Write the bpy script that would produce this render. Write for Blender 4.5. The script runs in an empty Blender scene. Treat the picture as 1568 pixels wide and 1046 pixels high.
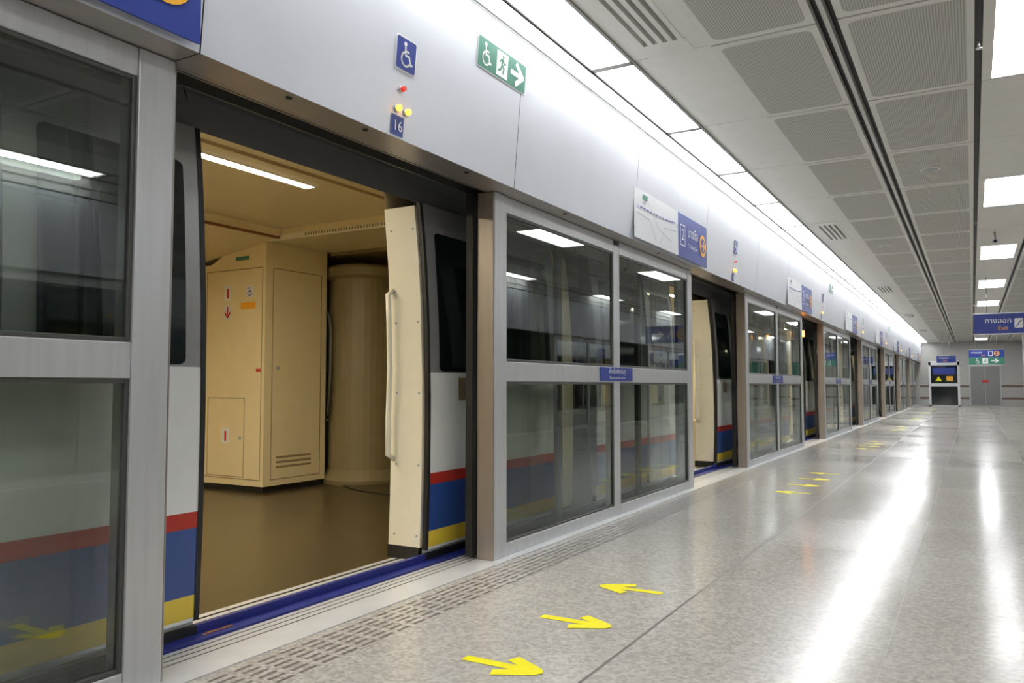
import bpy, bmesh, math
from math import sin, cos, pi, radians
from mathutils import Vector

S = bpy.context.scene
S.view_settings.view_transform = 'Standard'
P = 6.5          # bay pitch
Y0 = 1.95        # first opening start
OW = 2.37        # opening width
KMIN, KMAX = -2, 7
YB, YE = -11.0, 50.0
ZC = 3.45
XS = -2.62       # screen plane
XM = 0.45        # platform centre line

# ------------------------------------------------------------------ materials
def mat(name, col, rough=0.5, metal=0.0, emis=0.0, ecol=None, var=0.04, nscale=8.0, stretch=(1,1,1), spec=0.5, bump=0.0, coat=0.0):
    m = bpy.data.materials.new(name); m.use_nodes = True
    nt = m.node_tree; b = nt.nodes['Principled BSDF']
    b.inputs['Roughness'].default_value = rough
    b.inputs['Metallic'].default_value = metal
    b.inputs['Specular IOR Level'].default_value = spec
    b.inputs['Coat Weight'].default_value = coat
    tc = nt.nodes.new('ShaderNodeNewGeometry')
    mp = nt.nodes.new('ShaderNodeMapping'); mp.inputs['Scale'].default_value = stretch
    nz = nt.nodes.new('ShaderNodeTexNoise'); nz.inputs['Scale'].default_value = nscale
    nz.inputs['Detail'].default_value = 3
    rp = nt.nodes.new('ShaderNodeValToRGB')
    lo = [max(0, c*(1-var)) for c in col]; hi = [min(1, c*(1+var)) for c in col]
    rp.color_ramp.elements[0].position = 0.3; rp.color_ramp.elements[1].position = 0.7
    rp.color_ramp.elements[0].color = (*lo, 1); rp.color_ramp.elements[1].color = (*hi, 1)
    nt.links.new(tc.outputs['Position'], mp.inputs['Vector'])
    nt.links.new(mp.outputs[0], nz.inputs['Vector'])
    nt.links.new(nz.outputs['Fac'], rp.inputs['Fac'])
    nt.links.new(rp.outputs[0], b.inputs['Base Color'])
    if bump:
        bp = nt.nodes.new('ShaderNodeBump'); bp.inputs['Strength'].default_value = bump
        bp.inputs['Distance'].default_value = 0.002
        nt.links.new(nz.outputs['Fac'], bp.inputs['Height']); nt.links.new(bp.outputs[0], b.inputs['Normal'])
    if emis:
        b.inputs['Emission Color'].default_value = (*(ecol or col), 1)
        b.inputs['Emission Strength'].default_value = emis
    return m

M = {}
M['header'] = mat('satin_white_panel', (0.71,0.73,0.79), 0.38, 0.2, var=0.02, nscale=3)
M['alu'] = mat('brushed_aluminium', (0.60,0.605,0.61), 0.36, 0.5, var=0.05, nscale=30, stretch=(1,1,.05))
M['alu_d'] = mat('bronze_jamb_metal', (0.33,0.295,0.265), 0.35, 0.6, var=0.06, nscale=30, stretch=(1,1,.05))
M['soffit'] = mat('soffit_metal', (0.42,0.39,0.37), 0.3, 0.6, var=0.04)
M['black'] = mat('black_rubber', (0.012,0.012,0.012), 0.5, var=0.2)
M['dark'] = mat('dark_tunnel', (0.02,0.02,0.02), 0.8, var=0.3)
M['leaf'] = mat('dark_leaf_frame', (0.10,0.10,0.09), 0.4, 0.5)
M['cornice'] = mat('cornice_paint', (0.62,0.62,0.60), 0.5, var=0.02)
M['lampbar'] = mat('lamp_divider', (0.30,0.29,0.27), 0.5, var=0.02)
M['ceil'] = mat('ceiling_paint', (0.78,0.77,0.72), 0.6, var=0.02)
M['panelb'] = mat('ceiling_panel_border', (0.76,0.75,0.71), 0.5, var=0.02)
M['light'] = mat('light_diffuser', (1,1,1), 0.5, emis=12.5, ecol=(0.955,0.98,1.0), var=0)
M['light2'] = mat('light_diffuser_small', (1,1,1), 0.5, emis=12.0, ecol=(0.955,0.98,1.0), var=0)
M['tlight'] = mat('train_light_tube', (1,1,1), 0.5, emis=90.0, ecol=(1.0,0.90,0.70), var=0)
M['yellow'] = mat('yellow_marking', (0.98,0.86,0.0), 0.45, var=0.05, nscale=20)
M['blue'] = mat('blue_sign', (0.025,0.05,0.30), 0.35, var=0.03)
M['blue_l'] = mat('blue_sill', (0.02,0.03,0.22), 0.35, var=0.05)
M['white'] = mat('white_graphic', (0.85,0.85,0.85), 0.5, var=0.0)
M['map'] = mat('map_board', (0.74,0.75,0.78), 0.3, var=0.01)
M['grey'] = mat('grey_graphic', (0.4,0.42,0.45), 0.5)
M['green'] = mat('green_sign', (0.05,0.22,0.15), 0.35)
M['orange'] = mat('orange_graphic', (0.95,0.45,0.03), 0.4)
M['red'] = mat('red_graphic', (0.65,0.03,0.02), 0.4)
M['amber'] = mat('amber_lamp', (1,0.5,0.05), 0.3, emis=5, ecol=(1,0.42,0.03))
M['amber_b'] = mat('amber_beacon', (1,0.4,0.05), 0.3, emis=25, ecol=(1,0.28,0.02))
M['redlamp'] = mat('red_lamp', (0.7,0.03,0.02), 0.2, emis=0.3, ecol=(1,.05,.02))
M['t_white'] = mat('train_white', (0.82,0.83,0.81), 0.25, var=0.02, coat=.3)
M['t_grey'] = mat('train_grey', (0.33,0.33,0.32), 0.3, 0.3, var=0.03)
M['t_red'] = mat('train_red', (0.50,0.035,0.02), 0.3)
M['t_blue'] = mat('train_blue', (0.03,0.08,0.30), 0.3, coat=.3)
M['t_yel'] = mat('train_yellow', (0.85,0.62,0.06), 0.35)
M['t_win'] = mat('train_window', (0.008,0.012,0.012), 0.06, spec=0.7)
M['cream'] = mat('cream_panel', (0.87,0.75,0.48), 0.4, var=0.02)
M['cream_l'] = mat('cream_light_panel', (0.87,0.83,0.69), 0.35, var=0.02)
M['cream_d'] = mat('cream_shadow_gap', (0.36,0.27,0.13), 0.6)
M['tfloor'] = mat('train_floor', (0.075,0.056,0.026), 0.28, var=0.12, nscale=60)
M['olive'] = mat('olive_gangway', (0.25,0.205,0.11), 0.45, var=0.05)
M['brown'] = mat('brown_trim', (0.25,0.09,0.04), 0.5)
M['sill'] = mat('silver_sill', (0.72,0.72,0.72), 0.33, 0.3, var=0.04)
M['steel'] = mat('steel', (0.55,0.55,0.53), 0.25, 0.9)
M['wall'] = mat('wall_panel', (0.52,0.51,0.48), 0.4, var=0.03)
M['wall_d'] = mat('wall_band', (0.20,0.12,0.09), 0.4)
M['door'] = mat('grey_door', (0.30,0.30,0.29), 0.4, 0.2)

def glass(name, tint, base=0.07):
    m = bpy.data.materials.new(name); m.use_nodes = True
    nt = m.node_tree; nt.nodes.clear()
    o = nt.nodes.new('ShaderNodeOutputMaterial'); mx = nt.nodes.new('ShaderNodeMixShader')
    t = nt.nodes.new('ShaderNodeBsdfTransparent'); t.inputs[0].default_value = (*tint,1)
    g = nt.nodes.new('ShaderNodeBsdfGlossy'); g.inputs['Roughness'].default_value = 0.01
    g.inputs['Color'].default_value = (0.90,0.95,0.93,1)
    f = nt.nodes.new('ShaderNodeFresnel'); f.inputs[0].default_value = 1.5
    a = nt.nodes.new('ShaderNodeMath'); a.operation = 'ADD'; a.inputs[1].default_value = base
    nt.links.new(f.outputs[0], a.inputs[0]); nt.links.new(a.outputs[0], mx.inputs[0])
    nt.links.new(t.outputs[0], mx.inputs[1]); nt.links.new(g.outputs[0], mx.inputs[2])
    nt.links.new(mx.outputs[0], o.inputs[0]); return m
M['glass'] = glass('tinted_glass', (0.90,0.95,0.88), 0.07)
M['glass2'] = glass('leaf_glass', (0.95,0.97,0.95), 0.0)

def N(nt, op, a, b=None, c=None):
    n = nt.nodes.new('ShaderNodeMath'); n.operation = op
    for i, v in enumerate((a, b, c)):
        if v is None: continue
        if isinstance(v, (int, float)): n.inputs[i].default_value = v
        else: nt.links.new(v, n.inputs[i])
    return n.outputs[0]

def line_mask(nt, coord, period, offset, width):
    p = N(nt, 'PINGPONG', N(nt, 'SUBTRACT', coord, offset), period/2)
    return N(nt, 'LESS_THAN', p, width/2)

def floor_mat():
    m = bpy.data.materials.new('terrazzo_floor'); m.use_nodes = True
    nt = m.node_tree; b = nt.nodes['Principled BSDF']
    g = nt.nodes.new('ShaderNodeNewGeometry'); sp = nt.nodes.new('ShaderNodeSeparateXYZ')
    nt.links.new(g.outputs['Position'], sp.inputs[0]); x, y = sp.outputs[0], sp.outputs[1]
    vo = nt.nodes.new('ShaderNodeTexVoronoi'); vo.inputs['Scale'].default_value = 60
    nt.links.new(g.outputs['Position'], vo.inputs['Vector'])
    nz = nt.nodes.new('ShaderNodeTexNoise'); nz.inputs['Scale'].default_value = 28; nz.inputs['Detail'].default_value = 4
    nt.links.new(g.outputs['Position'], nz.inputs['Vector'])
    n2 = nt.nodes.new('ShaderNodeTexNoise'); n2.inputs['Scale'].default_value = 1.3
    nt.links.new(g.outputs['Position'], n2.inputs['Vector'])
    sc = nt.nodes.new('ShaderNodeSeparateColor'); nt.links.new(vo.outputs['Color'], sc.inputs[0])
    k = N(nt, 'ADD', N(nt, 'MULTIPLY', sc.outputs[0], 0.5), N(nt, 'MULTIPLY', nz.outputs['Fac'], 0.5))
    k = N(nt, 'ADD', k, N(nt, 'MULTIPLY', N(nt, 'SUBTRACT', n2.outputs['Fac'], 0.5), 0.25))
    rp = nt.nodes.new('ShaderNodeValToRGB'); nt.links.new(k, rp.inputs['Fac'])
    e = rp.color_ramp.elements
    e[0].position = 0.15; e[0].color = (0.37,0.34,0.30,1)
    e[1].position = 0.85; e[1].color = (0.59,0.56,0.515,1)
    j1 = line_mask(nt, x, 0.95, -1.29, 0.007)
    j1s = line_mask(nt, x, 1.9, -1.29, 0.014)
    j2 = line_mask(nt, y, 1.3, 0.6, 0.006)
    j = N(nt, 'MAXIMUM', N(nt, 'MULTIPLY', N(nt, 'MAXIMUM', j1, j2), 0.4), N(nt, 'MULTIPLY', j1s, 0.7))
    inband = N(nt, 'MULTIPLY', N(nt, 'LESS_THAN', x, -2.24), N(nt, 'GREATER_THAN', x, -2.50))
    gr = line_mask(nt, x, 0.045, -2.49, 0.018)
    dash = N(nt, 'SUBTRACT', 1.0, line_mask(nt, y, 0.12, 0.0, 0.03))
    gr = N(nt, 'MULTIPLY', N(nt, 'MULTIPLY', gr, inband), N(nt, 'MULTIPLY', dash, 0.8))
    j = N(nt, 'MAXIMUM', j, gr)
    mx = nt.nodes.new('ShaderNodeMix'); mx.data_type = 'RGBA'
    nt.links.new(j, mx.inputs['Factor']); nt.links.new(rp.outputs[0], mx.inputs['A'])
    mx.inputs['B'].default_value = (0.05,0.042,0.035,1)
    nt.links.new(mx.outputs['Result'], b.inputs['Base Color'])
    fx = N(nt, 'FLOOR', N(nt, 'DIVIDE', N(nt, 'SUBTRACT', x, -1.29), 0.95)); fy = N(nt, 'FLOOR', N(nt, 'DIVIDE', N(nt, 'SUBTRACT', y, 0.6), 1.3))
    cb_ = nt.nodes.new('ShaderNodeCombineXYZ'); nt.links.new(fx, cb_.inputs[0]); nt.links.new(fy, cb_.inputs[1])
    wn = nt.nodes.new('ShaderNodeTexWhiteNoise'); wn.noise_dimensions = '2D'; nt.links.new(cb_.outputs[0], wn.inputs['Vector'])
    r = N(nt, 'ADD', 0.10, N(nt, 'MULTIPLY', n2.outputs['Fac'], 0.09))
    r = N(nt, 'ADD', r, N(nt, 'MULTIPLY', wn.outputs['Value'], 0.06))
    r = N(nt, 'ADD', r, N(nt, 'MULTIPLY', j, 0.3))
    nt.links.new(r, b.inputs['Roughness'])
    b.inputs['Specular IOR Level'].default_value = 0.38
    bp = nt.nodes.new('ShaderNodeBump'); bp.inputs['Strength'].default_value = 0.25; bp.inputs['Distance'].default_value = 0.004
    n3 = nt.nodes.new('ShaderNodeTexNoise'); n3.inputs['Scale'].default_value = 3.2; n3.inputs['Detail'].default_value = 1
    nt.links.new(g.outputs['Position'], n3.inputs['Vector'])
    nt.links.new(n3.outputs['Fac'], bp.inputs['Height']); nt.links.new(bp.outputs[0], b.inputs['Normal'])
    return m
M['floor'] = floor_mat()

def perf_mat():
    m = bpy.data.materials.new('perforated_panel'); m.use_nodes = True
    nt = m.node_tree; b = nt.nodes['Principled BSDF']
    g = nt.nodes.new('ShaderNodeNewGeometry'); sp = nt.nodes.new('ShaderNodeSeparateXYZ')
    nt.links.new(g.outputs['Position'], sp.inputs[0]); x, y = sp.outputs[0], sp.outputs[1]
    pd = 0.017
    px = N(nt, 'PINGPONG', x, pd/2); py = N(nt, 'PINGPONG', y, pd/2)
    d = N(nt, 'SQRT', N(nt, 'ADD', N(nt, 'MULTIPLY', px, px), N(nt, 'MULTIPLY', py, py)))
    h = N(nt, 'LESS_THAN', d, 0.0045)
    mx = nt.nodes.new('ShaderNodeMix'); mx.data_type = 'RGBA'
    nt.links.new(h, mx.inputs['Factor'])
    mx.inputs['A'].default_value = (0.56,0.55,0.51,1); mx.inputs['B'].default_value = (0.16,0.155,0.145,1)
    nt.links.new(mx.outputs['Result'], b.inputs['Base Color']); b.inputs['Roughness'].default_value = 0.55
    return m
M['perf'] = perf_mat()

# ------------------------------------------------------------------ builder
def empty(name, parent=None, loc=(0,0,0)):
    e = bpy.data.objects.new(name, None); S.collection.objects.link(e)
    e.empty_display_size = 0.2; e.location = loc
    if parent: e.parent = parent
    return e

class B:
    def __init__(s): s.v=[]; s.f=[]; s.m=[]; s.s=[]; s.mats=[]
    def mi(s, k):
        if k not in s.mats: s.mats.append(k)
        return s.mats.index(k)
    def poly(s, pts, k, smooth=False):
        i=len(s.v); s.v += [tuple(p) for p in pts]; s.f.append(list(range(i,i+len(pts))))
        s.m.append(s.mi(k)); s.s.append(smooth)
    def box(s, x0,x1,y0,y1,z0,z1,k):
        if x0>x1:x0,x1=x1,x0
        if y0>y1:y0,y1=y1,y0
        if z0>z1:z0,z1=z1,z0
        i=len(s.v)
        s.v += [(x0,y0,z0),(x1,y0,z0),(x1,y1,z0),(x0,y1,z0),(x0,y0,z1),(x1,y0,z1),(x1,y1,z1),(x0,y1,z1)]
        for q in ((0,3,2,1),(4,5,6,7),(0,1,5,4),(1,2,6,5),(2,3,7,6),(3,0,4,7)):
            s.f.append([i+j for j in q]); s.m.append(s.mi(k)); s.s.append(False)
    def prism(s, pts, d, k):
        pts=[Vector(p) for p in pts]; d=Vector(d); n=len(pts); i=len(s.v)
        s.v += [tuple(p) for p in pts]+[tuple(p+d) for p in pts]
        fs=[list(range(n))[::-1], list(range(n,2*n))]+[[a,(a+1)%n,(a+1)%n+n,a+n] for a in range(n)]
        for q in fs:
            s.f.append([i+j for j in q]); s.m.append(s.mi(k)); s.s.append(False)
    def tube(s, pts, r, k, seg=10):
        pts=[Vector(p) for p in pts]; rings=[]
        for a,p in enumerate(pts):
            t=(pts[min(a+1,len(pts)-1)]-pts[max(a-1,0)]).normalized()
            ref=Vector((0,0,1)) if abs(t.z)<.9 else Vector((1,0,0))
            u=t.cross(ref).normalized(); w=t.cross(u)
            i=len(s.v); s.v += [tuple(p+u*r*cos(2*pi*j/seg)+w*r*sin(2*pi*j/seg)) for j in range(seg)]
            rings.append(i)
        for a in range(len(rings)-1):
            for j in range(seg):
                s.f.append([rings[a]+j,rings[a]+(j+1)%seg,rings[a+1]+(j+1)%seg,rings[a+1]+j]); s.m.append(s.mi(k)); s.s.append(True)
        for a in (rings[0],rings[-1]):
            s.f.append([a+j for j in range(seg)]); s.m.append(s.mi(k)); s.s.append(False)
    def obj(s, name, parent=None, bevel=0.0, recalc=True):
        me=bpy.data.meshes.new(name); me.from_pydata(s.v,[],s.f)
        for k in s.mats: me.materials.append(M[k])
        for p,m_,sm in zip(me.polygons,s.m,s.s): p.material_index=m_; p.use_smooth=sm
        if recalc:
            bm=bmesh.new(); bm.from_mesh(me); bmesh.ops.recalc_face_normals(bm,faces=bm.faces); bm.to_mesh(me); bm.free()
        o=bpy.data.objects.new(name,me); S.collection.objects.link(o)
        if parent: o.parent=parent
        if bevel:
            b=o.modifiers.new('bevel','BEVEL'); b.width=bevel; b.segments=2; b.limit_method='ANGLE'
        return o

class Plane:
    """flat artwork: origin o, axes u,v"""
    def __init__(s, o, u, v, b): s.o=Vector(o); s.u=Vector(u); s.v=Vector(v); s.n=s.u.cross(s.v).normalized(); s.b=b
    def p(s, a, c, h=0): return s.o+s.u*a+s.v*c+s.n*h
    def rect(s,a0,a1,c0,c1,k,h=0.0): s.b.poly([s.p(a0,c0,h),s.p(a1,c0,h),s.p(a1,c1,h),s.p(a0,c1,h)],k)
    def rrect(s,a0,a1,c0,c1,r,k,h=0.0):
        pts=[]
        for (cx,cy,t0) in ((a1-r,c1-r,0),(a0+r,c1-r,90),(a0+r,c0+r,180),(a1-r,c0+r,270)):
            for t in range(0,91,30):
                q=radians(t0+t); pts.append(s.p(cx+r*cos(q),cy+r*sin(q),h))
        s.b.poly(pts,k)
    def disc(s,a,c,r,k,h=0.0,n=24): s.b.poly([s.p(a+r*cos(2*pi*i/n),c+r*sin(2*pi*i/n),h) for i in range(n)],k)
    def shape(s,pts,k,h=0.0): s.b.poly([s.p(a,c,h) for a,c in pts],k)
    def stroke(s,pts,w,k,h=0.0):
        for (a0,c0),(a1,c1) in zip(pts[:-1],pts[1:]):
            dx,dy=a1-a0,c1-c0; l=math.hypot(dx,dy) or 1; nx,ny=-dy/l*w/2,dx/l*w/2
            ex,ey=dx/l*w*.3,dy/l*w*.3
            s.shape([(a0-nx-ex,c0-ny-ey),(a1-nx+ex,c1-ny+ey),(a1+nx+ex,c1+ny+ey),(a0+nx-ex,c0+ny-ey)],k,h)
    def wheelchair(s,cx,cy,sz,k,h):
        f=lambda a,c:(cx+a*sz,cy+c*sz)
        s.disc(*f(-.08,.38),.085*sz,k,h,16)
        s.stroke([f(-.07,.27),f(-.04,-.02),f(.17,-.02),f(.27,-.30),f(.36,-.27)],.085*sz,k,h)
        s.stroke([f(-.06,.13),f(.14,.13)],.07*sz,k,h+.0004)
        s.stroke([f(-.02+.25*cos(radians(t)),-.16+.25*sin(radians(t))) for t in range(105,345,15)],.075*sz,k,h+.0008)
    def runner(s,cx,cy,sz,k,h):
        f=lambda a,c:(cx+a*sz,cy+c*sz)
        s.disc(*f(.05,.36),.08*sz,k,h,14)
        s.stroke([f(.02,.25),f(-.04,.0),f(.14,-.14),f(.08,-.36)],.10*sz,k,h)
        s.stroke([f(-.04,.0),f(-.12,-.22),f(-.3,-.3)],.09*sz,k,h+.0004)
        s.stroke([f(-.24,.06),f(-.12,.2),f(.04,.2),f(.18,.06),f(.28,.1)],.07*sz,k,h+.0008)
    def arrow(s,a0,a1,c,w,k,h,hd=None):
        hd=hd or (w*1.6); d=1 if a1>a0 else -1
        s.stroke([(a0,c),(a1-d*w*.4,c)],w*.36,k,h)
        s.stroke([(a1-d*hd*.75,c+w*.7),(a1-d*.1*w,c)],w*.38,k,h+.0004)
        s.stroke([(a1-d*hd*.75,c-w*.7),(a1-d*.1*w,c)],w*.38,k,h+.0008)

def text(body, loc, size, face, k, parent, name='lettering', align='LEFT'):
    c=bpy.data.curves.new(name,'FONT'); c.body=body; c.size=size; c.align_x=align; c.align_y='CENTER'
    c.resolution_u=3
    t=bpy.data.objects.new(name,c); S.collection.objects.link(t)
    dg=bpy.context.evaluated_depsgraph_get(); me=bpy.data.meshes.new_from_object(t.evaluated_get(dg))
    bpy.data.objects.remove(t); bpy.data.curves.remove(c)
    me.materials.clear(); me.materials.append(M[k])
    o=bpy.data.objects.new(name,me); S.collection.objects.link(o)
    o.location=loc; o.rotation_euler=(radians(90),0,radians(90) if face=='x' else 0)
    if parent: o.parent=parent
    return o

# ------------------------------------------------------------------ floor
b=B(); b.box(-2.55,XM*2+2.55,YB,YE,-0.25,0.0,'floor'); b.obj('floor')
for side in (0,1):
    b=B(); f=(lambda x:x) if side==0 else (lambda x:2*XM-x)
    b.box(f(-2.88),f(-2.552),YB,YE,-0.25,0.004,'sill')
    for xx in (-2.84,-2.795,-2.75): b.box(f(xx),f(xx-.005),YB,YE,0.004,0.0055,'leaf')
    b.obj('trim_1' if side==0 else 'trim_2')

# ------------------------------------------------------------------ ceiling
ceil=B()
ceil.box(-2.5,XM*2+2.5,YB,YE,ZC+0.06,ZC+0.2,'black')
joints=[5.35+1.7*i for i in range(-9,27)]
for side in (0,1):
    f=(lambda x:x) if side==0 else (lambda x:2*XM-x)
    for i,y in enumerate(joints[:-1]):
        y1=min(y+1.7,YE)
        gr=((i-9)%5==4)
        if not gr: ceil.box(f(-2.06),f(-1.525),y+.004,y1-.004,ZC,ZC+.05,'ceil')
        else:
            ceil.box(f(-2.06),f(-1.95),y+.004,y1-.004,ZC,ZC+.05,'ceil'); ceil.box(f(-1.64),f(-1.525),y+.004,y1-.004,ZC,ZC+.05,'ceil')
            for xx in (-1.95,-1.88,-1.81,-1.74,-1.67):
                ceil.box(f(xx),f(xx+.036),y+.2,y1-.2,ZC-.004,ZC+.05,'ceil')
            ceil.box(f(-1.95),f(-1.62),y+.004,y+.2,ZC-.004,ZC+.05,'ceil'); ceil.box(f(-1.95),f(-1.62),y1-.2,y1-.004,ZC-.004,ZC+.05,'ceil')
        for (xa,xb) in ((-1.505,-.815),(-.685,.075)):
            ceil.box(f(xa),f(xb),y+.012,y1-.012,ZC-.012,ZC+.04,'panelb')
            a,c=f(xa+.045),f(xb-.045); a,c=min(a,c),max(a,c); r=.06
            pts=[]
            for (cx,cy,t0) in ((c-r,y1-.075-r,0),(a+r,y1-.075-r,90),(a+r,y+.075+r,180),(c-r,y+.075+r,270)):
                for t in range(0,91,30):
                    q=radians(t0+t); pts.append((cx+r*cos(q),cy+r*sin(q),ZC-.0135))
            ceil.poly(pts[::-1],'perf')
        ceil.box(f(-1.525),f(-1.505),y,y1,ZC-.004,ZC+.05,'panelb')
    ceil.box(f(-.765),f(-.735),YB,YE,ZC-.015,ZC+.05,'cornice')
for i,y in enumerate(joints[:-1]):
    y1=min(y+1.7,YE); on=((i-9)%3==0)
    if on:
        ceil.box(.125,.19,y+.004,y1-.004,ZC,ZC+.05,'ceil'); ceil.box(.71,.775,y+.004,y1-.004,ZC,ZC+.05,'ceil')
        ceil.box(.19,.71,y+.004,y+.03,ZC,ZC+.05,'ceil'); ceil.box(.19,.71,y1-.03,y1-.004,ZC,ZC+.05,'ceil')
    else: ceil.box(.125,.775,y+.004,y1-.004,ZC,ZC+.05,'ceil')
for i,y in enumerate(joints[:-1]):
    if (i-9)%3!=2:
        y1=min(y+1.7,YE); ceil.box(2*XM+2.07,2*XM+2.39,y+.004,y1-.004,ZC,ZC+.05,'ceil')
ceil.obj('ceiling',recalc=False)
for (x,y) in ((-.33,9.6),(-.33,16.4),(-.33,23.2),(-1.2,14.6),(-1.2,26)):
    s=B(); n=20
    s.prism([(x+.1*cos(2*pi*i/n),y+.1*sin(2*pi*i/n),ZC-.03) for i in range(n)],(0,0,.017),'panelb')
    s.prism([(x+.07*cos(2*pi*i/n),y+.07*sin(2*pi*i/n),ZC-.036) for i in range(n)],(0,0,.008),'grey')
    s.obj('ceiling_speaker')
for y in (6.2,13.0,19.8,26.6):
    s=B(); s.tube([(.10,y,ZC),(.10,y,ZC-.05)],.008,'steel'); s.tube([(.10,y,ZC-.05),(.10,y,ZC-.058)],.02,'steel'); s.obj('fire_sprinkler')
x,y=.36,14.2
s=B(); s.tube([(x,y,ZC-.001),(x,y,ZC-.12)],.015,'steel'); s.box(x-.04,x+.04,y-.12,y+.08,ZC-.2,ZC-.12,'map'); s.tube([(x,y-.12,ZC-.16),(x,y-.14,ZC-.16)],.025,'black'); s.obj('security_camera')

for side in (0,1):
    f=(lambda x:x) if side==0 else (lambda x:2*XM-x)
    lb=B()
    for i,y in enumerate(joints[:-1]):
        if side==1 and (i-9)%3!=2: continue
        y1=min(y+1.7,YE-.04)
        lb.box(f(-2.385),f(-2.085),y+.035,y1-.035,ZC-.0,ZC+.03,'light')
        lb.box(f(-2.395),f(-2.075),y-.035,y+.035,ZC-.014,ZC+.04,'lampbar')
        if side==1: lb.box(f(-2.395),f(-2.075),y1-.035,y1+.035,ZC-.014,ZC+.04,'lampbar')
    lb.box(f(-2.398),f(-2.385),YB,YE,ZC-.014,ZC+.04,'lampbar'); lb.box(f(-2.085),f(-2.062),YB,YE,ZC-.014,ZC+.04,'lampbar')
    lb.obj('ceiling_light_strip' if side==0 else 'ceiling_lamp_row')
for i,y in enumerate(joints[:-1]):
    if (i-9)%3==0 and y<YE-2:
        lb=B(); lb.box(.195,.705,y+.035,y+1.665,ZC+.004,ZC+.03,'light2')
        lb.box(.19,.71,y+.03,y+.036,ZC-.004,ZC+.03,'cornice'); lb.box(.19,.71,y+1.664,y+1.67,ZC-.004,ZC+.03,'cornice')
        lb.obj('ceiling_light_panel')

# ------------------------------------------------------------------ header
ZH0,ZH1=2.345,3.20
HB,HE=YB+.02,YE-.02
def hx(z): return -2.48+(z-ZH0)/(ZH1-ZH0)*0.07
def header(f,name,parent=None):
    h=B()
    ys=[]
    for k in range(KMIN,KMAX+1):
        y=Y0+k*P; ys+= [y, y+OW, y+OW+2.05]
    ys=[HB]+[y for y in ys if HB<y<HE]+[HE]
    for y0,y1 in zip(ys[:-1],ys[1:]):
        g=.003
        zs=[ZH0,ZH0+.012]+[ZH0+.012+(ZH1-ZH0-.012)*i/6 for i in range(1,7)]
        for za,zb in zip(zs[:-1],zs[1:]):
            h.poly([(f(hx(za)),y0+g,za),(f(hx(za)),y1-g,za),(f(hx(zb)),y1-g,zb),(f(hx(zb)),y0+g,zb)],'header')
        h.poly([(f(hx(ZH0)),y0+g,ZH0),(f(-2.66),y0+g,ZH0),(f(-2.66),y1-g,ZH0),(f(hx(ZH0)),y1-g,ZH0)],'soffit')
        h.poly([(f(hx(ZH1)),y0+g,ZH1),(f(-2.6),y0+g,ZH1),(f(-2.6),y1-g,ZH1),(f(hx(ZH1)),y1-g,ZH1)],'header')
    h.box(f(-2.60),f(-2.51),HB,HE,ZH0+.03,ZC+.06,'black')
    h.box(f(-2.95),f(-2.60),HB,HE,ZH0+.06,ZH0+.3,'black')
    h.box(f(-2.68),f(-2.66),HB,HE,ZH0-.001,ZH0+.06,'soffit')
    h.box(f(-2.83),f(-2.815),HB,HE,2.35,2.405,'leaf')
    h.box(f(-2.76),f(-2.745),HB,HE,2.37,2.405,'alu_d')
    prof=[(-2.47,3.232),(-2.44,3.232),(-2.435,3.30),(-2.425,3.312),(-2.405,3.43),(-2.47,3.43)]
    n=len(prof)
    for i in range(n):
        (xa,za),(xb,zb)=prof[i],prof[(i+1)%n]
        h.poly([(f(xa),HB,za),(f(xb),HB,zb),(f(xb),HE,zb),(f(xa),HE,za)],'cornice')
    h.box(f(-2.42),f(-2.4255),HB,HE,3.316,3.322,'black')
    return h.obj(name,parent,recalc=False)
header(lambda x:x,'screen_door_header')
header(lambda x:2*XM-x,'platform_edge_header')

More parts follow.
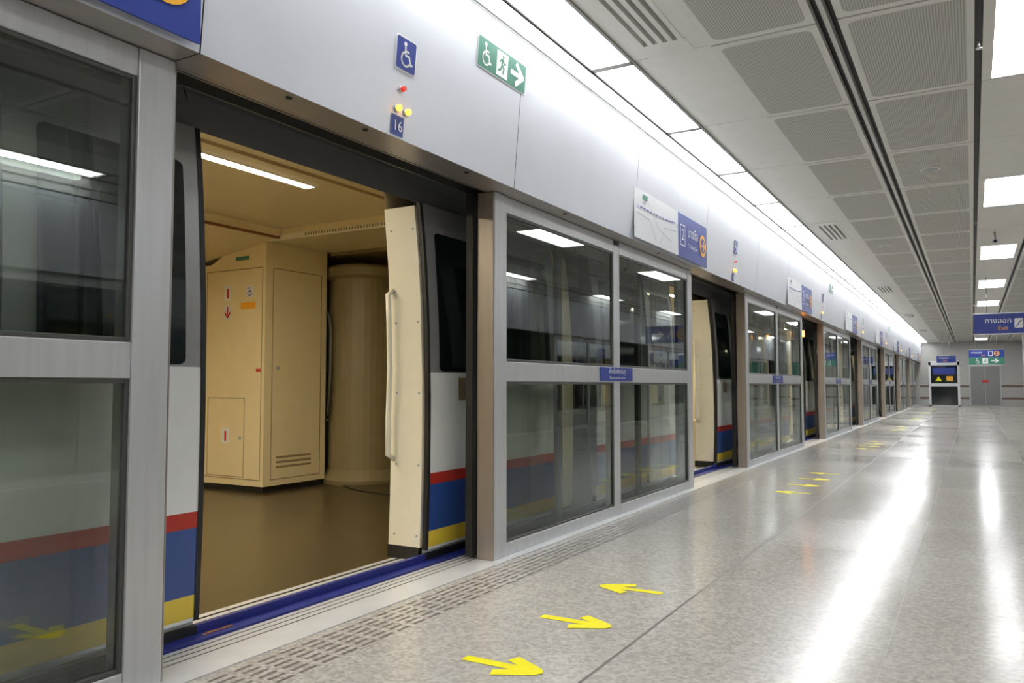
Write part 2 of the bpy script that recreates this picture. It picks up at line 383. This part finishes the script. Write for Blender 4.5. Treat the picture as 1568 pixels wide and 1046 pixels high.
# ------------------------------------------------------------------ screen doors
def bay(f):
    fr=B(); H=ZH0-.003
    a0=OW; a1=P
    fr.box(f(XS),f(XS-.11),a0,a0+.15,0.004,H,'alu')
    fr.box(f(XS-.004),f(XS-.125),a0-.012,a0-.001,0.004,H,'alu_d')
    fr.box(f(XS),f(XS-.11),a1-.15,a1,0.004,H,'alu')
    fr.box(f(XS-.004),f(XS-.125),a1+.001,a1+.012,0.004,H,'alu_d')
    m0,m1=a0+1.96,a0+2.09
    fr.box(f(XS-.006),f(XS-.09),m0,m1,0.004,H-.04,'alu')
    for s,e in ((a0+.15,m0),(m1,a1-.15)):
        fr.box(f(XS-.006),f(XS-.08),s,e,2.235,H,'alu')
        fr.box(f(XS-.006),f(XS-.08),s,e,1.125,1.255,'alu')
        fr.box(f(XS-.006),f(XS-.08),s,e,0.004,.085,'alu')
        for z0,z1 in ((.085,1.125),(1.255,2.235)):
            t=.018
            fr.box(f(XS-.012),f(XS-.03),s,s+t,z0,z1,'leaf'); fr.box(f(XS-.012),f(XS-.03),e-t,e,z0,z1,'leaf')
            fr.box(f(XS-.012),f(XS-.03),s+t,e-t,z0,z0+t,'leaf'); fr.box(f(XS-.012),f(XS-.03),s+t,e-t,z1-t,z1,'leaf')
    gl=B()
    for s,e in ((a0+.15,m0),(m1,a1-.15)):
        for z0,z1 in ((.085,1.125),(1.255,2.235)):
            gl.poly([(f(XS-.025),s+.015,z0+.015),(f(XS-.025),e-.015,z0+.015),(f(XS-.025),e-.015,z1-.015),(f(XS-.025),s+.015,z1-.015)],'glass')
    lf=B()
    for s,e in ((a0-.025,a0+1.25),(a1-1.25,a1+.025)):
        X0,X1=XS-.145,XS-.185
        w=.07
        lf.box(f(X0),f(X1),s,s+w,.02,2.34,'leaf'); lf.box(f(X0),f(X1),e-w,e,.02,2.34,'leaf')
        lf.box(f(X0),f(X1),s+w,e-w,.02,.12,'leaf'); lf.box(f(X0),f(X1),s+w,e-w,2.25,2.34,'leaf')
        lf.box(f(X0),f(X1),s+w,e-w,1.15,1.23,'leaf')
        lf.poly([(f((X0+X1)/2),s+w,.12),(f((X0+X1)/2),e-w,.12),(f((X0+X1)/2),e-w,2.25),(f((X0+X1)/2),s+w,2.25)],'glass2')
    lf.box(f(XS-.14),f(XS-.19),a0-.045,a0-.025,.02,2.34,'black'); lf.box(f(XS-.14),f(XS-.19),a1+.025,a1+.045,.02,2.34,'black')
    return fr,gl,lf
for side in (0,1):
    f=(lambda x:x) if side==0 else (lambda x:2*XM-x)
    fr,gl,lf=bay(f); first=None
    for k in range(KMIN,KMAX+1):
        y=Y0+k*P
        if y+P>YE or y<YB: continue
        e=empty('platform_screen_door' if side==0 else 'platform_edge_door',loc=(0,y,0))
        if first is None:
            o=[fr.obj('frame',e,.004),gl.obj('fixed_glass',e,recalc=False),lf.obj('sliding_leaves',e)]
            first=[q.data for q in o]
        else:
            for nm,me in zip(('frame','fixed_glass','sliding_leaves'),first):
                q=bpy.data.objects.new(nm,me); S.collection.objects.link(q); q.parent=e
                if nm=='frame':
                    bv=q.modifiers.new('bevel','BEVEL'); bv.width=.004; bv.segments=2; bv.limit_method='ANGLE'

# ------------------------------------------------------------------ header signs
nv=Vector((.07,0,.855)).normalized()
for k in range(-1,KMAX+1):
    y=Y0+k*P
    if y+2>YE: continue
    yc=y+1.205
    g=empty('wheelchair_sign',loc=(0,0,0))
    b=B(); pl=Plane((hx(2.77)+.004,yc,2.77),(0,1,0),nv,b)
    pl.rrect(-.085,.085,-.088,.088,.012,'white',0); pl.rrect(-.077,.077,-.080,.080,.01,'blue',.001)
    pl.wheelchair(0,0,.14,'white',.002); b.obj('panel',g,recalc=False)
    b=B()
    for (dy,z,r,kk) in ((-.02,2.59,.013,'redlamp'),(-.045,2.487,.015,'amber'),(.03,2.487,.015,'amber')):
        X=hx(z)+.003; b.tube([(X,yc+dy,z),(X+.010,yc+dy,z)],r*1.25,'steel',14)
        b.tube([(X+.010,yc+dy,z),(X+.02,yc+dy,z),(X+.026,yc+dy,z-.001)],r,kk,14)
    b.obj('door_indicator_lamps')
    g=empty('door_number_plate'); b=B(); pl=Plane((hx(2.40)+.004,yc-.03,2.405),(0,1,0),nv,b)
    pl.rect(-.05,.05,-.05,.05,'blue'); b.obj('plate',g,recalc=False)
    text(str(16-k if k>=0 else 17),(hx(2.405)+.008,yc-.03,2.40),.075,'x','white',g,'number','CENTER')
    b=B()
    for dy in (.5,1.0,1.9,3.2,5.2): b.tube([(-2.53,y+dy,ZH0-.006),(-2.53,y+dy,ZH0-.001)],.014,'black',10)
    b.obj('soffit_lock')
    if k>=0:
        g=empty('route_map_sign'); b=B(); X=-2.442
        b.box(X-.008,X,y-2.13,y-.985,2.36,2.79,'map')
        pl=Plane((X+.002,y-2.13,2.36),(0,1,0),(0,0,1),b)
        pl.stroke([(.08,.28),(.75,.28),(1.05,.30)],.012,'blue',.001); pl.stroke([(.05,.22),(.35,.20),(.5,.05)],.008,'grey',.001)
        pl.stroke([(.3,.36),(.6,.16),(.95,.10)],.006,'grey',.0012); pl.stroke([(.62,.03),(.75,.2),(1.08,.22)],.006,'grey',.0014)
        pl.rect(.18,.30,.36,.40,'green',.001); pl.rect(.18,.26,.32,.34,'grey',.001)
        for i in range(9): pl.disc(.1+.08*i,.28,.012,'white',.0022,8)
        b.obj('board',g)
        g=empty('platform_direction_sign'); b=B(); b.box(X-.008,X+.001,y-.98,y-.03,2.36,2.79,'blue')
        pl=Plane((X+.004,y-.98,2.36),(0,1,0),(0,0,1),b)
        pl.stroke([(.06,.12),(.06,.32),(.2,.32),(.2,.12),(.06,.12)],.01,'white',0)
        pl.disc(.80,.21,.115,'orange',0); pl.disc(.80,.21,.08,'blue',.001)
        pl.stroke([(.74,.21),(.85,.21)],.022,'orange',.002); pl.stroke([(.805,.26),(.855,.21),(.805,.16)],.022,'orange',.0025)
        b.obj('board',g)
        text('2',(X+.006,y-.85,2.58),.16,'x','white',g,'platform_number','CENTER')
        text('บางซื่อ',(X+.006,y-.52,2.63),.13,'x','white',g,'destination_thai','CENTER')
        text('To Bang Sue',(X+.006,y-.52,2.50),.06,'x','white',g,'destination','CENTER')
    if k%2==0 and k>=0:
        g=empty('emergency_exit_sign'); b=B(); pl=Plane((hx(3.04)+.004,y+2.13,3.04),(0,1,0),nv,b)
        pl.rrect(-.285,.285,-.093,.093,.012,'white',0); pl.rrect(-.279,.279,-.087,.087,.01,'green',.001)
        pl.wheelchair(-.19,0,.15,'white',.002)
        pl.rect(-.075,.055,-.075,.075,'white',.002); pl.runner(-.01,0,.14,'green',.003)
        pl.arrow(.10,.25,0,.085,'white',.002,.12); b.obj('panel',g,recalc=False)
    g=empty('safety_notice_label'); b=B(); X=XS+.0
    b.box(X-.004,X+.003,y+OW+1.66,y+OW+2.36,1.135,1.25,'blue'); b.obj('plate',g)
    text('ห้ามยืนพิงประตู',(X+.005,y+OW+2.01,1.215),.06,'x','white',g,'thai_line','CENTER')
    text('Please do not lean on door',(X+.005,y+OW+2.01,1.163),.032,'x','white',g,'english_line','CENTER')
b=B(); b.tube([(-2.71,15.42,2.16),(-2.71,15.42,2.10)],.045,'black',14); b.tube([(-2.71,15.42,2.10),(-2.71,15.42,2.03),(-2.71,15.42,2.0)],.045,'amber_b',14)
b.box(-2.75,-2.69,15.38,15.46,2.16,ZH0-.003,'black'); b.obj('warning_beacon')

# ------------------------------------------------------------------ floor arrows
for k in range(-1,KMAX+1):
    y=Y0+k*P
    for dy,d in ((.13,-1),(.80,1),(1.47,1),(2.15,-1)):
        if y+dy>YE-1: continue
        b=B()
        L=.36; x0=-1.63-d*L/2; x1=-1.63+d*L/2; w=.045
        pl=Plane((0,y+dy,.002),(1,0,0),(0,1,0),b)
        pl.shape([(x0,-w*.6),(x1-d*.06,-w*.6),(x1-d*.06,w*.6),(x0,w*.6)] if d>0 else [(x1-d*.06,-w*.6),(x0,-w*.6),(x0,w*.6),(x1-d*.06,w*.6)],'yellow')
        for sg in (1,-1):
            pts=[(x1,0),(x1-d*.08,0),(x1-d*.19,sg*.06),(x1-d*.17,sg*.115),(x1-d*.02,sg*.035)]
            if d*sg<0: pts=pts[::-1]
            pl.shape(pts,'yellow',.0006)
        b.obj('floor_arrow_marking',recalc=False)

# ------------------------------------------------------------------ train
train=empty('metro_train')
PR=[(-.45,-3.03),(0,-3.0),(.5,-2.985),(1.0,-2.982),(1.5,-2.995),(1.9,-3.02),(2.25,-3.055),(2.5,-3.14),(2.75,-3.32),(2.95,-3.62),(3.08,-4.2),(3.12,-5.2)]
def px(z):
    for (a,xa),(c,xc) in zip(PR[:-1],PR[1:]):
        if a<=z<=c: return xa+(xc-xa)*(z-a)/(c-a)
    return PR[-1][1]
bands=[(-.45,.0,'black'),(.0,.09,'t_white'),(.09,.19,'t_yel'),(.19,.48,'t_blue'),(.48,.55,'t_red'),(.55,1.18,'t_white'),(1.18,2.27,'t_grey'),(2.27,3.12,'t_grey')]
def strips(b,y0,y1,z0,z1,off=0.0,step=.15,force=None):
    for (a,c,k) in bands:
        a,c=max(a,z0),min(c,z1)
        if c-a<1e-4: continue
        n=max(1,int((c-a)/step+.5))
        for i in range(n):
            za,zb=a+(c-a)*i/n,a+(c-a)*(i+1)/n
            b.poly([(px(za)+off,y0,za),(px(za)+off,y1,za),(px(zb)+off,y1,zb),(px(zb)+off,y0,zb)],force or k,True)
def rwin(b,y0,y1,z0,z1,off,k='t_win',r=.03):
    zs=[z0,z0+.01,z0+.02,z0+r]+[z0+r+(z1-z0-2*r)*i/5 for i in range(1,6)]+[z1-.02,z1-.01,z1]
    def ins(z):
        d=min(z-z0,z1-z)
        return 0 if d>=r else r-math.sqrt(max(0,r*r-(r-d)**2))
    for za,zb in zip(zs[:-1],zs[1:]):
        b.poly([(px(za)+off,y0+ins(za),za),(px(za)+off,y1-ins(za),za),(px(zb)+off,y1-ins(zb),zb),(px(zb)+off,y0+ins(zb),zb)],k,True)
D0,D1=.435,2.12
TB,TE=-10.0,47.5
doors=[(Y0+k*P+D0,Y0+k*P+D1) for k in range(-1,7)]
gaps=[(5.95,6.72),(5.95+26,6.72+26)]
body=B()
cuts=[]; cur=TB
for (a,c) in doors:
    cuts.append((cur,a)); cur=c
    strips(body,a,c,2.27,3.12,step=.1); strips(body,a,c,-.45,-.02)
cuts.append((cur,TE))
for (a,c) in cuts:
    segs=[(a,c)]
    for (g0,g1) in gaps:
        if a<g0<c: segs=[(a,g0),(g1,c)]
    for s,e in segs: strips(body,s,e,-.45,3.12)
    if len(segs)==2:
        rwin(body,segs[0][0]+1.0,segs[0][1]-.15,1.2,2.09,.003); rwin(body,segs[1][0]+.15,segs[1][1]-1.0,1.2,2.09,.003)
    elif c-a>3: rwin(body,a+1.0,c-1.0,1.2,2.09,.003)
for (g0,g1) in gaps:
    body.poly([(-3.0,g0,-.4),(-3.5,g0,-.4),(-3.5,g0,2.9),(-3.2,g0,2.6)],'black'); body.poly([(-3.0,g1,-.4),(-3.5,g1,-.4),(-3.5,g1,2.9),(-3.2,g1,2.6)],'black')
    n=8
    for i in range(n):
        ya=g0+(g1-g0)*i/n; yb=g0+(g1-g0)*(i+1)/n; ym=(ya+yb)/2
        body.poly([(-3.42,ya,-.4),(-3.30,ym,-.4),(-3.30,ym,2.7),(-3.42,ya,2.7)],'leaf'); body.poly([(-3.30,ym,-.4),(-3.42,yb,-.4),(-3.42,yb,2.7),(-3.30,ym,2.7)],'leaf')
body.poly([(-5.2,TB,3.12),(-5.2,TE,3.12),(-7.6,TE,3.0),(-7.6,TB,3.0)],'t_grey')
body.obj('body_shell',train,recalc=False)
lv=B()
LZ=.075
for (a,c) in doors:
    for (s,e,edge) in ((a-.86,a,a),(c,c+.86,c)):
        strips(lv,s,e,LZ,2.27,.03)
        for i in range(16):
            za,zb=LZ+(2.27-LZ)*i/16,LZ+(2.27-LZ)*(i+1)/16
            for yy in (s,e):
                lv.poly([(px(za)-.0,yy,za),(px(za)+.03,yy,za),(px(zb)+.03,yy,zb),(px(zb),yy,zb)],'black' if yy==edge else 't_grey')
            ya,yb=(edge-.022,edge+.006) if edge==e else (edge-.006,edge+.022)
            lv.poly([(px(za)+.032,ya,za),(px(za)+.032,yb,za),(px(zb)+.032,yb,zb),(px(zb)+.032,ya,zb)],'black')
        rwin(lv,s+.12,e-.10,1.19,2.09,.034)
    z0,z1=1.0,1.15
    lv.poly([(px(z0)+.035,c+.33,z0),(px(z0)+.035,c+.47,z0),(px(z1)+.035,c+.47,z1),(px(z1)+.035,c+.33,z1)],'cream_d')
    pl=Plane((px(1.07)+.038,c+.40,1.075),(0,1,0),(0,0,1),lv); pl.wheelchair(0,0,.11,'grey',0)
lv.obj('door_leaves',train,recalc=False)
st=B()
st.box(-3.03,-2.885,TB,TE,-.06,.014,'blue_l')
st.box(-3.0,-2.97,TB,TE,.014,.05,'black')
for (a,c) in doors:
    st.box(-3.0,-2.969,a,c,.014,.051,'blue_l')
    st.box(-3.22,-3.03,a,c,-.05,.008,'sill')
    for xx in (-3.10,-3.16): st.box(xx,xx-.012,a,c,.008,.011,'black')
    for (q) in (.03,.12): st.box(-2.955,-2.935,a+q,a+q+.04,.014,.0155,'brown')
    st.box(-2.94,-2.925,a+.0,a+.16,.0145,.0165,'brown')
st.obj('door_threshold',train)
it=B()
XF=-7.40; ZI=2.70
it.box(XF,-3.22,TB,TE,-.06,.0,'tfloor')
it.box(XF-.05,XF,TB,TE,0,3.0,'cream')
it.box(XF,-3.45,TB,TE,ZI,ZI+.04,'cream')
it.box(XF,-3.10,TB-.03,TB,-.05,3.0,'cream'); it.box(XF,-3.10,TE,TE+.03,-.05,3.0,'cream')
for (a,c) in cuts:
    zs=[0,.5,1,1.5,1.9,2.25]
    for za,zb in zip(zs[:-1],zs[1:]):
        it.poly([(px(za)-.24,a-.0,za),(px(za)-.24,c,za),(px(zb)-.24,c,zb),(px(zb)-.24,a,zb)],'cream')
    it.poly([(px(2.25)-.24,a,2.25),(px(2.25)-.24,c,2.25),(-3.36,c,2.45),(-3.36,a,2.45)],'cream')
it.poly([(-3.36,TB,2.45),(-3.36,TE,2.45),(-3.6,TE,ZI),(-3.6,TB,ZI)],'cream')
for (a,c) in doors:
    it.poly([(px(2.27),a,2.272),(px(2.27),c,2.272),(-3.36,c,2.45),(-3.36,a,2.45)],'cream_l')
it.box(-4.30,-4.285,TB,5.83,ZI-.02,ZI,'cream_d')
it.box(-6.14,-6.10,TB,5.83,ZI-.10,ZI-.08,'brown'); it.prism([(-6.12,TB,ZI-.09),(-6.12,TB,ZI),(XF,TB,ZI),(XF,TB,ZI-.28)],(0,5.83-TB,0),'cream')
it.box(-3.98,-3.95,TB,5.83,ZI-.03,ZI,'brown')
it.obj('interior_shell',train)
tl=B()
for (ya,yb) in ((TB+.3,4.66),(8.4,TE-1)):
    tl.box(-4.605,-4.515,ya,yb,ZI-.006,ZI-.001,'tlight')
    tl.box(-4.63,-4.605,ya,yb+.02,ZI-.02,ZI-.001,'cream_l'); tl.box(-4.515,-4.49,ya,yb+.02,ZI-.02,ZI-.001,'cream_l'); tl.box(-4.605,-4.515,yb,yb+.02,ZI-.02,ZI-.001,'cream_l')
tl.obj('ceiling_lamps',train)
jp=B()
JW=.245
for (a,c) in doors:
    for (yy,d) in ((c,1),(a,-1)):
        y0,y1=(yy-.012,yy+.03) if d>0 else (yy-.03,yy+.012)
        zs=[.09,.4,.8,1.2,1.6,1.9,2.25]
        for za,zb in zip(zs[:-1],zs[1:]):
            pts=[(px(za)-.01,y0,za),(px(za)-JW-.01,y0,za),(px(zb)-JW-.01,y0,zb),(px(zb)-.01,y0,zb)]
            jp.prism(pts,(0,y1-y0,0),'cream_l')
        jp.box(-3.26,-3.02,y0,y1,0.012,.09,'black')
        ys=y0-.004 if d>0 else y1+.004
        for zz in (.16,.6,1.05,1.5,2.1):
            for off in (-.035,-.21):
                jp.tube([(px(zz)+off,ys,zz),(px(zz)+off,(y0+y1)/2,zz)],.007,'grey',8)
        yh=y0-.05 if d>0 else y1+.05; xh=px(1.2)-.225
        jp.tube([(xh,(y0+y1)/2,.62),(xh-.01,yh,.66),(xh-.01,yh,.9),(xh+.0,yh,1.2),(xh-.01,yh,1.5),(xh-.02,yh,1.68),(xh-.02,(y0+y1)/2,1.72)],.018,'cream_l',10)
jp.obj('door_jamb_panels',train)
cb=B(); cx0,cx1,cy0,cy1=XF+.01,-6.30,5.82,6.72
cb.prism([(cx0,cy0,.06),(cx1,cy0,.06),(cx1,cy0,2.62),(cx1-.38,cy0,2.62),(cx0+.25,cy0,2.40),(cx0,cy0,2.40)],(0,cy1-cy0,0),'cream')
cb.box(cx0,cx1-.02,cy0+.02,cy1,0,.06,'black')
def outline_y(x0,x1,z0,z1,w=.010,k='cream_d'):
    y=cy0-.002
    for q in ((x0,x1,z0,z0+w),(x0,x1,z1-w,z1),(x0,x0+w,z0,z1),(x1-w,x1,z0,z1)): cb.box(q[0],q[1],y,y+.004,q[2],q[3],k)
def outline_x(y0,y1,z0,z1,w=.010,k='cream_d'):
    x=cx1+.002
    for q in ((y0,y1,z0,z0+w),(y0,y1,z1-w,z1),(y0,y0+w,z0,z1),(y1-w,y1,z0,z1)): cb.box(x-.004,x,q[0],q[1],q[2],q[3],k)
outline_y(-7.20,-6.34,.12,2.33); outline_y(-7.15,-6.58,.14,.97); outline_x(5.92,6.64,.12,2.33)
pl=Plane((cx0,cy0-.004,0),(1,0,0),(0,0,1),cb)
X=lambda x:x-cx0
def fsticker(x,z,w=.12,h=.16):
    pl.rect(X(x)-w/2,X(x)+w/2,z-h/2,z+h/2,'white'); pl.rect(X(x)-.015,X(x)+.015,z-h*.35,z+h*.3,'red',.001)
fsticker(-6.86,2.08); pl.rect(X(-6.92),X(-6.80),1.80,1.95,'white'); pl.stroke([(X(-6.86),1.93),(X(-6.86),1.83)],.02,'red',.001); pl.stroke([(X(-6.90),1.87),(X(-6.86),1.82),(X(-6.82),1.87)],.02,'red',.0015)
fsticker(-6.86,.57)
pl.rect(X(-6.59),X(-6.47),2.02,2.14,'white'); pl.wheelchair(X(-6.53),2.08,.1,'blue',.001)
pl.rect(X(-6.66),X(-6.44),1.90,1.97,'orange'); pl.rect(X(-6.75),X(-6.55),2.42,2.46,'green')
pl.rect(X(-6.42),X(-6.35),1.24,1.27,'red'); pl.disc(X(-6.64),.55,.02,'grey')
for i in range(3): cb.box(cx1-.003,cx1+.004,6.0,6.5,.24+.05*i,.262+.05*i,'cream_d')
cb.tube([(cx1-.0,6.0,1.28),(cx1+.01,6.0,1.28)],.02,'grey',12)
cb.obj('equipment_cabinet',train,.012)
gw=B()
gw.prism([(-6.27,5.84,2.60),(-6.27,5.84,ZI),(-3.5,5.84,ZI),(-3.5,5.84,2.60)],(0,.9,0),'cream')
gw.box(-6.27,-3.5,5.815,5.84,2.585,2.64,'cream_l')
for i in range(44): gw.box(-5.75+i*.036,-5.735+i*.036,5.811,5.816,2.60,2.63,'cream_d')
gw.box(-6.27,-3.4,6.74,8.3,2.56,2.60,'olive')
gw.box(XF,-3.3,8.28,8.33,0,ZI,'olive')
gw.box(XF,-6.75,6.85,8.3,0,2.56,'olive')
gw.box(-3.75,-3.45,5.84,8.3,0,2.6,'cream')
n=32; gw.prism([(-5.0+1.2*cos(2*pi*i/n),7.1+.75*sin(2*pi*i/n),.0) for i in range(n)],(0,0,.006),'black')
gw.prism([(-5.0+1.17*cos(2*pi*i/n),7.1+.72*sin(2*pi*i/n),.005) for i in range(n)],(0,0,.004),'tfloor')
cxm,cym,r=-6.10,7.14,.40
n=36
def ring(z,rr): return [(cxm+rr*cos(2*pi*i/n),cym+rr*sin(2*pi*i/n),z) for i in range(n)]
lev=[(0,.46),(.05,.47),(.10,.44),(.16,.40),(2.30,.40),(2.33,.45),(2.42,.45),(2.45,.43)]
for (z0,r0),(z1,r1) in zip(lev[:-1],lev[1:]):
    A,C=ring(z0,r0),ring(z1,r1)
    for i in range(n): gw.poly([A[i],A[(i+1)%n],C[(i+1)%n],C[i]],'olive',True)
gw.poly(ring(2.45,.43),'olive')
gw.tube([(-6.26,6.70,.72),(-6.21,6.68,.78),(-6.19,6.68,1.2),(-6.19,6.68,1.7),(-6.21,6.68,1.86),(-6.26,6.70,1.92)],.022,'leaf',10)
gw.obj('gangway',train,recalc=False)
b=B(); b.box(-8.6,-2.99,YB,YE,-1.2,-.9,'dark'); b.box(-8.7,-8.6,YB,YE,-1.2,4.0,'dark'); b.box(-8.6,-2.99,YB,YE,3.6,3.8,'dark')
b.box(-8.6,-2.99,YB-.1,YB,-1.2,4,'dark'); b.box(-8.6,-2.99,YE,YE+.1,-1.2,4,'dark')
b.obj('wall_tunnel_left')
b=B(); b.box(2*XM+3.3,2*XM+3.4,YB,YE,-.6,3.6,'dark'); b.obj('wall_tunnel_right')

# ------------------------------------------------------------------ end walls
b=B(); b.box(-2.9,2*XM+2.9,YB-.12,YB,-.2,ZC+.2,'wall'); b.obj('wall_back')
b=B(); b.box(-3.0,2*XM+3.0,YE,YE+.15,-.2,ZC+.2,'wall')
for z in (.35,1.0): b.box(-2.55,2*XM+2.5,YE-.012,YE,z,z+.10,'wall_d')
b.obj('wall_end')
def prop(name): return empty(name)
g=prop('door_1'); b=B()
x0,x1=-.15,1.35
b.box(x0,x1,YE-.05,YE-.012,0,2.2,'alu'); b.box(x0+.07,(x0+x1)/2-.01,YE-.07,YE-.05,0.02,2.12,'door'); b.box((x0+x1)/2+.01,x1-.07,YE-.07,YE-.05,0.02,2.12,'door')
b.box(.45,.75,YE-.08,YE-.07,1.25,1.38,'red'); b.tube([(.5,YE-.07,1.0),(.5,YE-.13,1.0),(.5,YE-.13,.8),(.5,YE-.07,.8)],.015,'steel'); b.obj('leaf_pair',g)
g=prop('service_gate'); b=B()
y=YE-3.6; ga,gb=-1.95,-.55
b.box(ga,gb,y,y+.1,0,.08,'alu'); b.box(ga,ga+.1,y,y+.1,0,2.3,'map'); b.box(gb-.1,gb,y,y+.1,0,2.3,'map'); b.box(ga,gb,y,y+.1,2.12,2.35,'map'); b.box(ga+.1,gb-.1,y,y+.1,1.05,1.2,'map')
b.box(ga+.1,gb-.1,y+.03,y+.06,.08,1.05,'t_win'); b.box(ga+.1,gb-.1,y+.02,y+.06,1.2,2.12,'t_win')
pl=Plane((ga+.1,y+.016,1.2),(1,0,0),(0,0,1),b); pl.rect(.1,1.1,.45,.8,'blue'); pl.shape([(.2,.12),(.5,.12),(.35,.36)],'yellow'); pl.rect(.7,1.0,.12,.36,'orange')
b.obj('gate_frame',g)
for (x,y) in ((2.05,YE-7),):
    b=B(); b.box(x,x+.8,y,y+.8,0,ZC-.013,'wall')
    for z in (.35,1.0): b.box(x-.008,x+.808,y-.008,y+.808,z,z+.1,'wall_d')
    b.box(x-.02,x+.82,y-.02,y+.82,0,.12,'steel'); b.box(x+.1,x+.7,y-.03,y,1.3,2.3,'green'); b.obj('column',bevel=.01)

def hang(x0,x1,y,z0,z1,two=False):
    g=prop('hanging_exit_sign'); b=B()
    b.box(x0,x1,y,y+.12,z0,z1,'blue'); b.box(x0-.015,x1+.015,y-.005,y+.125,z1,z1+.02,'steel'); b.box(x0-.015,x1+.015,y-.005,y+.125,z0-.02,z0,'steel')
    if two: b.box(x0,x1,y-.003,y,z0,(z0+z1)/2,'green')
    for xx in (x0+.25,x1-.25): b.tube([(xx,y+.06,z1),(xx,y+.06,ZC-.02)],.008,'steel')
    pl=Plane((x0,y-.004,z0),(1,0,0),(0,0,1),b)
    H=z1-z0; zc=(.75*H if two else .5*H); q=(.5*H if two else H)
    wd=x1-x0
    if two:
        pl.disc(wd-.26,zc,q*.34,'orange'); pl.disc(wd-.26,zc,q*.23,'blue',.001); pl.arrow(wd-.34,wd-.18,zc,q*.18,'orange',.002)
        pl.stroke([(.70,zc-q*.3),(.70,zc+q*.3),(.84,zc+q*.3),(.84,zc-q*.3),(.70,zc-q*.3)],.02,'white')
        pl.wheelchair(.3,.25*H,.24,'white',.001); pl.rect(.48,.68,.07*H,.43*H,'white'); pl.runner(.58,.25*H,.2,'green',.001); pl.arrow(.8,1.05,.25*H,.1,'white',.001)
    elif wd>1.5:
        pl.rrect(.74,.90,.5*H-.10,.5*H+.10,.02,'white'); pl.stroke([(.77,.14),(.81,.18),(.82,.22),(.87,.27)],.018,'blue',.001)
        pl.disc(1.07,.5*H,.13,'orange'); pl.disc(1.07,.5*H,.095,'blue',.001); pl.arrow(1.15,1.0,.5*H,.07,'orange',.002)
        pl.wheelchair(1.36,.5*H,.24,'white',0); pl.arrow(1.85,1.55,.5*H,.1,'white',0)
    b.obj('sign_box',g)
    s_=.15 if wd>1.5 else min(q*.40,wd*.2)
    t=text('ทางออก',(x0+(.20 if wd>1.5 else .08),y-.008,z0+zc+q*.14),s_,'y','white',g,'thai_word')
    text('Exit',(x0+(.44 if wd>1 else .25),y-.008,z0+zc-q*.24),s_*.8,'y','orange',g,'english_word')
hang(.06,2.1,19.8,2.2,2.62)
hang(-.1,1.15,38,1.95,2.55,True)
hang(-1.35,-.6,40,2.1,2.4)

# ------------------------------------------------------------------ world + camera
w=bpy.data.worlds.new('world'); S.world=w; w.use_nodes=True
w.node_tree.nodes['Background'].inputs[0].default_value=(.05,.05,.05,1)
cam=bpy.data.cameras.new('camera'); co=bpy.data.objects.new('camera',cam); S.collection.objects.link(co)
cam.lens=28; cam.sensor_width=36; cam.clip_end=200
co.location=(0,0,1.1); co.rotation_euler=(radians(93.145),0,radians(30.0))
S.camera=co
